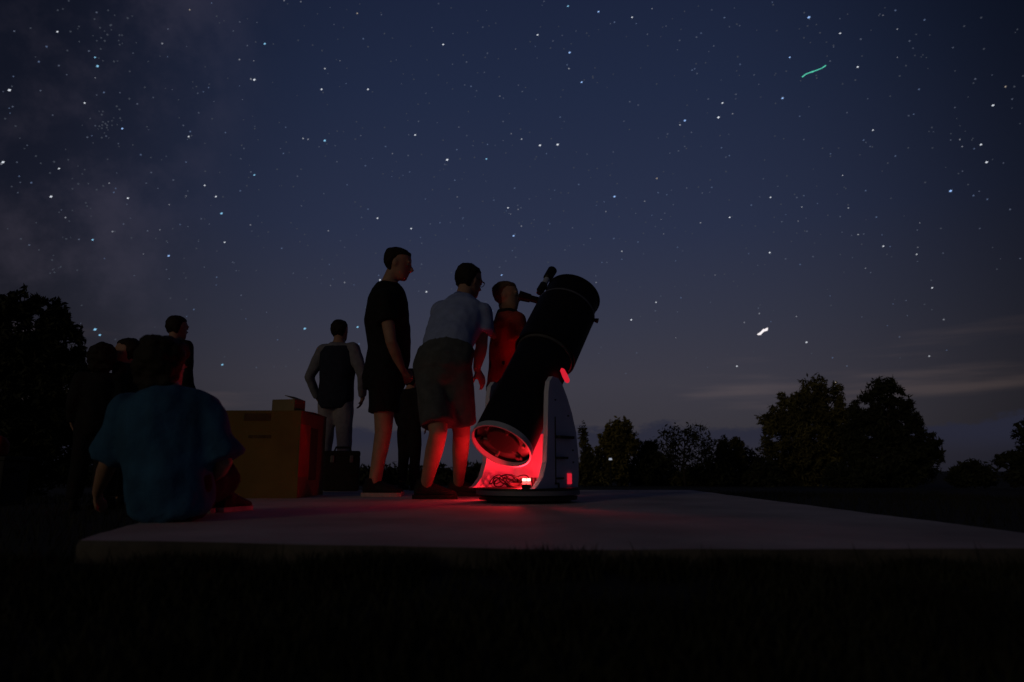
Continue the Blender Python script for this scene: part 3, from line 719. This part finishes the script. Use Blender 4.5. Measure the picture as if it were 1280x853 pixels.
# ------------------------------------------------------------------ trees and shrubs
def leaves(lobes, n, size, rnd, thr=-.15, nf=1.0, asp=1.7):
    vs_, fs = [], []
    tot = sum(r[1] * r[2] * r[3] for r in lobes) ** 1.0
    wts = [(r[1] * r[2] * r[3]) ** .75 for r in lobes]; sw = sum(wts)
    for (c, rx, ry, rz), w_ in zip(lobes, wts):
        k = int(n * w_ / sw); made = 0; tries = 0
        while made < k and tries < k * 4:
            tries += 1
            d = Vector((rnd.gauss(0, 1), rnd.gauss(0, 1), rnd.gauss(0, 1))).normalized()
            rr = rnd.random() ** .42 * (1 + .32 * noise.noise(d * 2.6 + c) + .18 * noise.noise(d * 6 + c))
            p = c + Vector((d.x * rx, d.y * ry, d.z * rz)) * rr
            if noise.noise(p * nf + Vector((3, 1, 2))) < thr: continue
            made += 1
            a = Vector((rnd.gauss(0, 1), rnd.gauss(0, 1), rnd.gauss(0, 1) + .4)).normalized(); b = a.orthogonal().normalized()
            b = (Matrix.Rotation(rnd.random() * 6.28, 3, a) @ b); t = a.cross(b); s = size * rnd.uniform(.6, 1.3); i = len(vs_)
            vs_ += [p - b * s * asp * .5, p + t * s * .32, p + b * s * asp * .5, p - t * s * .32]; fs.append((i, i + 1, i + 2, i + 3))
    return vs_, fs
def tree(name, label, cat, px, Y, lobes_px, n, size, m, group=None, seed=1, thr=-.2, nf=None, trunk_r=.09, depth=.9, asp=1.7, twigs=0, sub=0):
    rnd = random.Random(seed); x = at(px, 590, Y).x; z0 = terr(x, Y) - .04
    T = empty(name, (x, Y, z0), label, cat, group); k = Y / F
    lobes = []
    for (lx, ly, rx, ry) in lobes_px:
        c = at(lx, ly, Y + rnd.uniform(-.5, .5) * rx * k); lobes.append((c, rx * k, rx * k * depth, ry * k))
    for (c, a_, b_, d_) in list(lobes):
        for q in range(sub):
            v = Vector((rnd.gauss(0, 1), rnd.gauss(0, 1), rnd.gauss(.25, 1))).normalized(); f_ = rnd.uniform(.14, .34)
            lobes.append((c + Vector((v.x * a_, v.y * b_, v.z * d_)) * rnd.uniform(.85, 1.15), a_ * f_ * .8, b_ * f_ * .8, d_ * f_ * rnd.uniform(.9, 1.7)))
    vs_, fs = leaves(lobes, n, size, rnd, thr, nf or 2.2 / (lobes[0][1] + .1), asp)
    raw('crown', vs_, fs, m, T)
    bm = bmesh.new(); b = Vector((x, Y, z0)); top = max(l[0].z for l in lobes)
    cx = sum(l[0].x for l in lobes) / len(lobes)
    tube(bm, [b, b.lerp(Vector((cx, Y, top)), .4) + Vector((rnd.uniform(-.1, .1), 0, 0)), Vector((cx, Y, top * .9))], [trunk_r, trunk_r * .7, trunk_r * .2], 8)
    for l in lobes:
        if l[1] < .25: continue
        s_ = b.lerp(Vector((cx, Y, top)), rnd.uniform(.2, .5)); e = l[0]
        mid_ = s_.lerp(e, .5) + Vector((rnd.uniform(-.08, .08), rnd.uniform(-.1, .1), -.05)) * (l[1] + .2)
        tube(bm, [s_, mid_, e], [trunk_r * .4, trunk_r * .28, trunk_r * .10], 6)
        for q in range(twigs):
            d = Vector((rnd.gauss(0, 1), rnd.gauss(0, .7), rnd.gauss(.4, 1))).normalized()
            e2 = e + Vector((d.x * l[1], d.y * l[2], d.z * l[3])) * rnd.uniform(.8, 1.25); m2 = e.lerp(e2, .5) + Vector((rnd.gauss(0, .03), 0, rnd.gauss(0, .03)))
            tube(bm, [mid_.lerp(e, .7), m2, e2], [trunk_r * .12, trunk_r * .08, trunk_r * .03], 4)
    obj('trunk', bm, bark, T, True)
    return T
# pines right of the telescope
tree('pine_tree', 'tall broad pine with ragged crown beyond the right side of the pad', 'tree', 1012, 30,
     [(1018, 490, 17, 22), (1000, 512, 26, 20), (975, 527, 27, 18), (1030, 520, 22, 26), (1047, 495, 9, 22), (985, 555, 34, 28), (1025, 560, 36, 34), (1000, 590, 42, 22), (1060, 545, 20, 34)], 26000, .105, leafp, 'tall pines beyond the pad', 3, -.04, nf=2.4, trunk_r=.12, twigs=1, sub=9, asp=2.6)
tree('pine_tree', 'darker twin-topped pine close beside the broad pine', 'tree', 1105, 28,
     [(1102, 492, 20, 20), (1082, 515, 22, 20), (1118, 512, 22, 22), (1075, 548, 30, 26), (1115, 550, 36, 32), (1142, 560, 30, 26), (1140, 528, 12, 14), (1100, 588, 60, 24), (1160, 575, 16, 26)], 26000, .105, leafd, 'tall pines beyond the pad', 5, -.06, nf=2.4, trunk_r=.12, twigs=1, sub=9, asp=2.6)
tree('round_tree', 'small rounded olive-green tree lit from the side right of the telescope', 'tree', 773, 24,
     [(773, 543, 19, 19), (764, 556, 16, 18), (784, 556, 12, 16), (770, 578, 20, 24)], 6000, .11, leafo, None, 8, -.3, trunk_r=.07, sub=5)
tree('bare_shrub', 'sparse bare-branched shrub with thin twigs between the low bushes', 'shrub', 856, 23,
     [(840, 548, 20, 18), (868, 545, 22, 18), (855, 570, 32, 22), (885, 560, 15, 12), (832, 575, 18, 18)], 1700, .085, leafd, None, 10, -.2, trunk_r=.05, twigs=26)
tree('edge_tree', 'spreading dark tree at the far right edge of the ground', 'tree', 1285, 20,
     [(1283, 545, 16, 18), (1262, 575, 18, 10), (1290, 580, 26, 24), (1275, 596, 20, 10)], 4200, .10, leafd, None, 12, -.15, trunk_r=.08, twigs=1, sub=5)
tree('round_bush', 'round low bush standing alone near the right edge tree', 'bush', 1215, 26,
     [(1215, 592, 26, 15), (1203, 598, 16, 12), (1232, 598, 14, 10)], 3600, .12, leafd, None, 14, -.25, trunk_r=.05)
tree('slender_tree', 'slim pale-leaved sapling just behind the telescope base', 'tree', 731, 20,
     [(729, 545, 6, 16), (733, 570, 9, 20), (728, 592, 12, 14)], 1500, .075, leafp, None, 15, -.2, trunk_r=.04)
sh = [(742, 583, 20, 22), (800, 578, 22, 26), (815, 568, 13, 20), (830, 588, 26, 18), (890, 583, 24, 22), (905, 568, 9, 22), (921, 566, 10, 20), (938, 580, 20, 22), (955, 590, 22, 16), (868, 595, 24, 14), (1052, 597, 22, 13)]
shl = ['low bush beside the slim sapling behind the telescope', 'broad low bush adjoining the rounded olive-green tree', 'narrow upright bush between rounded tree and bare shrub', 'low bush half covered by the bare shrub twigs',
       'broad bush next to the bare shrub on the pine side', 'narrow upright bush rising between bare shrub and broad pine', 'narrow upright bush rising between bare shrub and broad pine', 'full bush touching the outer branches of the broad pine',
       'low bush under the lowest branches of the broad pine', 'low mound of leaves at the foot of the bare shrub', 'low bush at the foot of the gap between the two pines']
for i, (x, y, rx, ry) in enumerate(sh):
    tree('low_bush', shl[i], 'bush', x, 24 + (i * 5 % 4), [(x, y, rx, ry), (x - rx * .5, y + ry * .5, rx * .7, ry * .6), (x + rx * .5, y + ry * .5, rx * .7, ry * .6), (x, 600, rx, 9)], 2400, .11, leafd if i % 3 else leafp, 'low bushes of the hedge row', 30 + i, -.2, trunk_r=.03)
for i, x in enumerate(range(110, 700, 48)):
    y = 592 + (i * 7 % 5); tree('far_bush', 'low dark bush far behind the group of people', 'bush', x, 27 + i % 3, [(x, y, 30, 14), (x - 18, y + 6, 20, 9), (x + 18, y + 5, 20, 10)], 1700, .14, leafd, 'low bushes far behind the people', 60 + i, -.25, trunk_r=.03)
# leafy tree at the left
tree('leafy_tree', 'dense leafy dark tree beyond the sitting child', 'tree', 35, 8.2,
     [(30, 385, 26, 22), (60, 395, 26, 22), (5, 400, 28, 34), (80, 415, 22, 16), (45, 430, 48, 34), (88, 445, 20, 18), (15, 460, 52, 46), (65, 475, 48, 36), (110, 460, 14, 12), (124, 462, 9, 6), (100, 425, 8, 6), (30, 525, 62, 50), (90, 520, 34, 34), (-40, 430, 40, 60), (40, 575, 70, 40)], 34000, .052, leafd, None, 21, -.02, nf=5.0, trunk_r=.07, twigs=1, sub=7, asp=1.9)
# distant lamp between the bushes
lx = at(763, 574, 22)
LM = empty('path_lamp', (lx.x, 22, terr(lx.x, 22) - .03), 'tiny white path lamp glowing among the bushes', 'lamp')
bm = bmesh.new(); tube(bm, [Vector((lx.x, 22, terr(lx.x, 22) - .03)), Vector((lx.x, 22, lx.z - .03))], .025, 10); obj('lamp_post', bm, blackp, LM)
bm = bmesh.new(); tube(bm, [lx - UP * .035, lx - UP * .03, lx + UP * .03], [.02, .05, .045], 14); obj('lamp_head', bm, lampw, LM)
bm = bmesh.new(); tube(bm, [lx + UP * .03, lx + UP * .05, lx + UP * .07], [.065, .055, .015], 14); obj('lamp_cap', bm, blackp, LM)

# ------------------------------------------------------------------ grass
def make_grass():
    rnd = random.Random(11); vs_, fs = [], []
    def blade(x, y, h, z=None):
        z = terr(x, y) - .004 if z is None else z
        a = rnd.random() * 6.28; wv = Vector((math.cos(a), math.sin(a), 0)) * rnd.uniform(.0015, .003)
        ln = Vector((rnd.gauss(0, .35), rnd.gauss(0, .35), 0)) * h; b = Vector((x, y, z)); i = len(vs_)
        vs_.extend([b - wv, b + wv, b + ln * .45 + UP * h * .6 + wv * .7, b + ln * .45 + UP * h * .6 - wv * .7, b + ln + UP * h]); fs.extend([(i, i + 1, i + 2, i + 3), (i + 3, i + 2, i + 4)])
    k = 0
    while k < 42000:
        y = .75 + 1.25 * rnd.random() ** .8; x = rnd.uniform(-1.6, 1.8) * (.35 + y * .6)
        if inpad(x, y, .012): continue
        if noise.noise(Vector((x * 2.2, y * 2.2, 3))) < rnd.uniform(-.5, .1): continue
        k += 1; blade(x, y, rnd.uniform(.015, .05) * (1 + .5 * noise.noise(Vector((x * 3, y * 3, 0)))))
    k = 0
    while k < 9000:                                   # tufts leaning over the front edge of the pad
        x = rnd.uniform(-1.35, 1.7); y = PAD[1].y - .01 - rnd.random() ** 2 * .18
        if inpad(x, y, .010): continue
        if noise.noise(Vector((x * 4.5, 1, 3))) < rnd.uniform(-.25, .3) + (.2 if x > .2 else 0): k += .2; continue
        k += 1; blade(x, y, rnd.uniform(.02, .055) * (1.2 if x < .2 else .9))
    k = 0
    while k < 26000:
        y = rnd.uniform(1.6, 10); x = rnd.uniform(-6, 6)
        if inpad(x, y, .012): continue
        k += 1; blade(x, y, rnd.uniform(.03, .085))
    tagit(raw('grass', vs_, fs, grassm), 'short dark grass around the concrete pad', 'grass', kind='stuff')
make_grass()

# ------------------------------------------------------------------ stars
RS = 4000.0; PXR = RS / F
def emis(name, c, s):
    m = bpy.data.materials.new(name); m.use_nodes = True; t = m.node_tree; t.nodes.clear()
    e = t.nodes.new('ShaderNodeEmission'); o = t.nodes.new('ShaderNodeOutputMaterial'); t.links.new(e.outputs[0], o.inputs[0])
    e.inputs[0].default_value = c + (1,); e.inputs[1].default_value = s; m.cycles.emission_sampling = 'NONE'; return m
def diamond(vs_, fs, c, r, ll=1.0, d=None):
    i = len(vs_); a = Vector((1, 0, 0)); b = c.normalized().cross(a).normalized(); a = b.cross(c.normalized()); n_ = c.normalized()
    if d is not None: a = d.normalized(); b = n_.cross(a)
    vs_ += [c + a * r * ll, c - a * r * ll, c + b * r, c - b * r, c + n_ * r, c - n_ * r]
    for q in ((0, 2, 4), (2, 1, 4), (1, 3, 4), (3, 0, 4), (2, 0, 5), (1, 2, 5), (3, 1, 5), (0, 3, 5)): fs.append(tuple(i + k for k in q))
white = emis('star_white', (.86, .91, 1.0), .80); blue = emis('star_blue', (.34, .55, 1.0), .95); cyan = emis('star_cyan', (.30, .68, 1.0), .80); warm = emis('star_warm', (1.0, .80, .55), .8)
bright = [(12, 113, 1.9, 'w'), (4, 203, 1.9, 'w'), (64, 246, 1.8, 'w'), (122, 83, 1.9, 'c'), (119, 72, 1.2, 'c'), (331, 55, 1.6, 'c'), (318, 100, 1.9, 'w'), (402, 112, 1.6, 'w'), (406, 176, 2.0, 'c'),
          (318, 219, 1.5, 'c'), (270, 246, 1.5, 'w'), (277, 267, 2.0, 'c'), (160, 248, 1.5, 'w'), (211, 320, 1.7, 'b'), (116, 300, 1.5, 'c'), (236, 171, 1.3, 'w'), (106, 129, 1.3, 'w'), (72, 40, 1.3, 'w'),
          (281, 303, 1.4, 'w'), (153, 161, 1.5, 'b'), (559, 200, 2.1, 'w'), (675, 182, 1.9, 'w'), (697, 181, 2.1, 'w'), (768, 246, 1.9, 'b'), (856, 151, 1.8, 'b'), (712, 66, 1.9, 'b'), (727, 103, 1.7, 'b'),
          (554, 56, 1.5, 'w'), (460, 112, 1.5, 'w'), (519, 169, 1.6, 'w'), (642, 295, 1.7, 'b'), (608, 199, 1.5, 'c'), (672, 44, 1.5, 'w'), (514, 286, 1.5, 'w'), (472, 273, 1.5, 'w'), (635, 260, 1.4, 'w'),
          (748, 15, 1.5, 'b'), (710, 8, 1.4, 'c'), (1011, 22, 2.0, 'b'), (898, 147, 2.0, 'w'), (978, 123, 1.8, 'b'), (903, 129, 1.5, 'w'), (1188, 239, 2.0, 'b'), (1241, 132, 1.6, 'w'), (1233, 203, 1.7, 'w'),
          (1226, 181, 1.5, 'w'), (1072, 84, 1.5, 'w'), (962, 316, 1.5, 'w'), (963, 247, 1.3, 'w'), (1104, 308, 1.4, 'w'), (912, 272, 1.4, 'w'), (119, 412, 2.2, 'c'), (125, 419, 1.7, 'c'), (381, 411, 2.0, 'c'),
          (418, 405, 1.8, 'y'), (447, 409, 1.8, 'c'), (278, 456, 1.7, 'c'), (789, 400, 1.6, 'w'), (1008, 428, 1.6, 'w'), (921, 458, 1.4, 'w'), (533, 365, 1.6, 'w'), (613, 391, 1.7, 'c'), (475, 350, 1.4, 'w'),
          (820, 378, 1.2, 'w'), (1165, 360, 1.3, 'w'), (1045, 478, 1.2, 'y'), (627, 344, 1.4, 'b'), (256, 232, 1.3, 'w'), (74, 211, 1.3, 'w'), (1091, 163, 1.2, 'w'), (1050, 42, 1.3, 'w'), (987, 72, 1.3, 'b'), (790, 22, 1.3, 'w')]
lab = {'w': ('bright white star shining as a pinpoint in the night sky', white, 'white bright stars'), 'b': ('bright deep blue star shining as a pinpoint in the night sky', blue, 'blue bright stars'),
       'c': ('bright cyan star shining as a pinpoint in the night sky', cyan, 'cyan bright stars'), 'y': ('bright yellowish star low above the horizon', warm, 'yellowish stars')}
tdir = Vector((1, 0, .45))
for (x, y, r, k) in bright:
    c = ray(x, y).normalized() * RS; vs_, fs = [], []
    diamond(vs_, fs, c, r * PXR * .57, 1.5, tdir - c.normalized() * tdir.dot(c.normalized()))
    lb, mt, gp = lab[k]; tagit(raw('star', vs_, fs, mt, loc=c), lb, 'star', gp)
rnd = random.Random(5)
fv = {k: ([], []) for k in range(6)}
for i in range(10500):
    z = rnd.uniform(.13, 1.0); a = rnd.uniform(0, 2 * math.pi)
    if z < .25 and rnd.random() < .6: continue
    d = Vector((math.sqrt(1 - z * z) * math.sin(a), math.sqrt(1 - z * z) * math.cos(a), z)); k = rnd.choices(range(6), (44, 26, 12, 5, 1.2, .5))[0]
    diamond(fv[k][0], fv[k][1], d * RS, PXR * rnd.uniform(.50, .95), 1.2, tdir - d * tdir.dot(d))
for (cx, cy, n_, sp) in ((135, 40, 22, 14), (132, 158, 16, 9), (150, 138, 5, 8), (125, 75, 4, 9), (90, 240, 16, 28), (70, 335, 8, 5)):
    for i in range(n_):
        d = ray(rnd.gauss(cx, sp), rnd.gauss(cy, sp)).normalized(); diamond(fv[0][0], fv[0][1], d * RS, PXR * rnd.uniform(.6, 1.1))
fm = [((.62, .72, 1.0), .07), ((.55, .66, 1.0), .12), ((.40, .56, 1.0), .18), ((.80, .84, 1.0), .24), ((.85, .90, 1.0), .42), ((1.0, .86, .72), .30)]
allv, allf, mi = [], [], []
for k in range(6):
    o_ = len(allv); allv += fv[k][0]; allf += [tuple(q + o_ for q in f) for f in fv[k][1]]; mi += [k] * len(fv[k][1])
me = bpy.data.meshes.new('stars'); me.from_pydata(allv, [], allf)
for k, (c, s_) in enumerate(fm): me.materials.append(emis('faint_star', c, s_ * 1.05))
me.polygons.foreach_set('material_index', mi); me.update()
so_ = bpy.data.objects.new('stars', me); C.objects.link(so_); tagit(so_, 'faint stars scattered over the whole night sky', 'stars', kind='stuff')
# brightest planet, low above the pines
pp = [(946.5, 418.2, .7), (948, 418, 1.3), (950, 417.5, 1.9), (952, 415.5, 1.5), (954.5, 413, 1.9), (956.5, 412.8, 1.7), (958, 412.2, 2.0), (959.5, 410, .6)]
bm = bmesh.new(); P_ = [ray(x, y).normalized() * RS for x, y, r in pp]; tube(bm, P_, [r * PXR * .8 for x, y, r in pp], 8)
tagit(obj('planet', bm, emis('planet_glow', (1.0, .93, .95), 1.0), loc=P_[2]), 'brightest white planet glowing low above the pines', 'planet')
pp = [(1002.5, 96.6, 1.25), (1004, 95.5, 1.0), (1007, 93, .85), (1012, 91, .8), (1016, 89.8, 1.2), (1018, 89, .8), (1023, 87.2, .75), (1027, 85.5, .7), (1030, 83.6, .9), (1031.5, 82.5, 1.1), (1032.5, 81.8, .4)]
bm = bmesh.new(); P_ = [ray(x, y).normalized() * (RS * .5) for x, y, r in pp]; tube(bm, P_, [r * PXR * .30 for x, y, r in pp], 8)
tagit(obj('meteor', bm, emis('meteor_glow', (.10, .62, .44), 1.0), loc=P_[4]), 'thin green meteor streak high in the night sky', 'meteor')
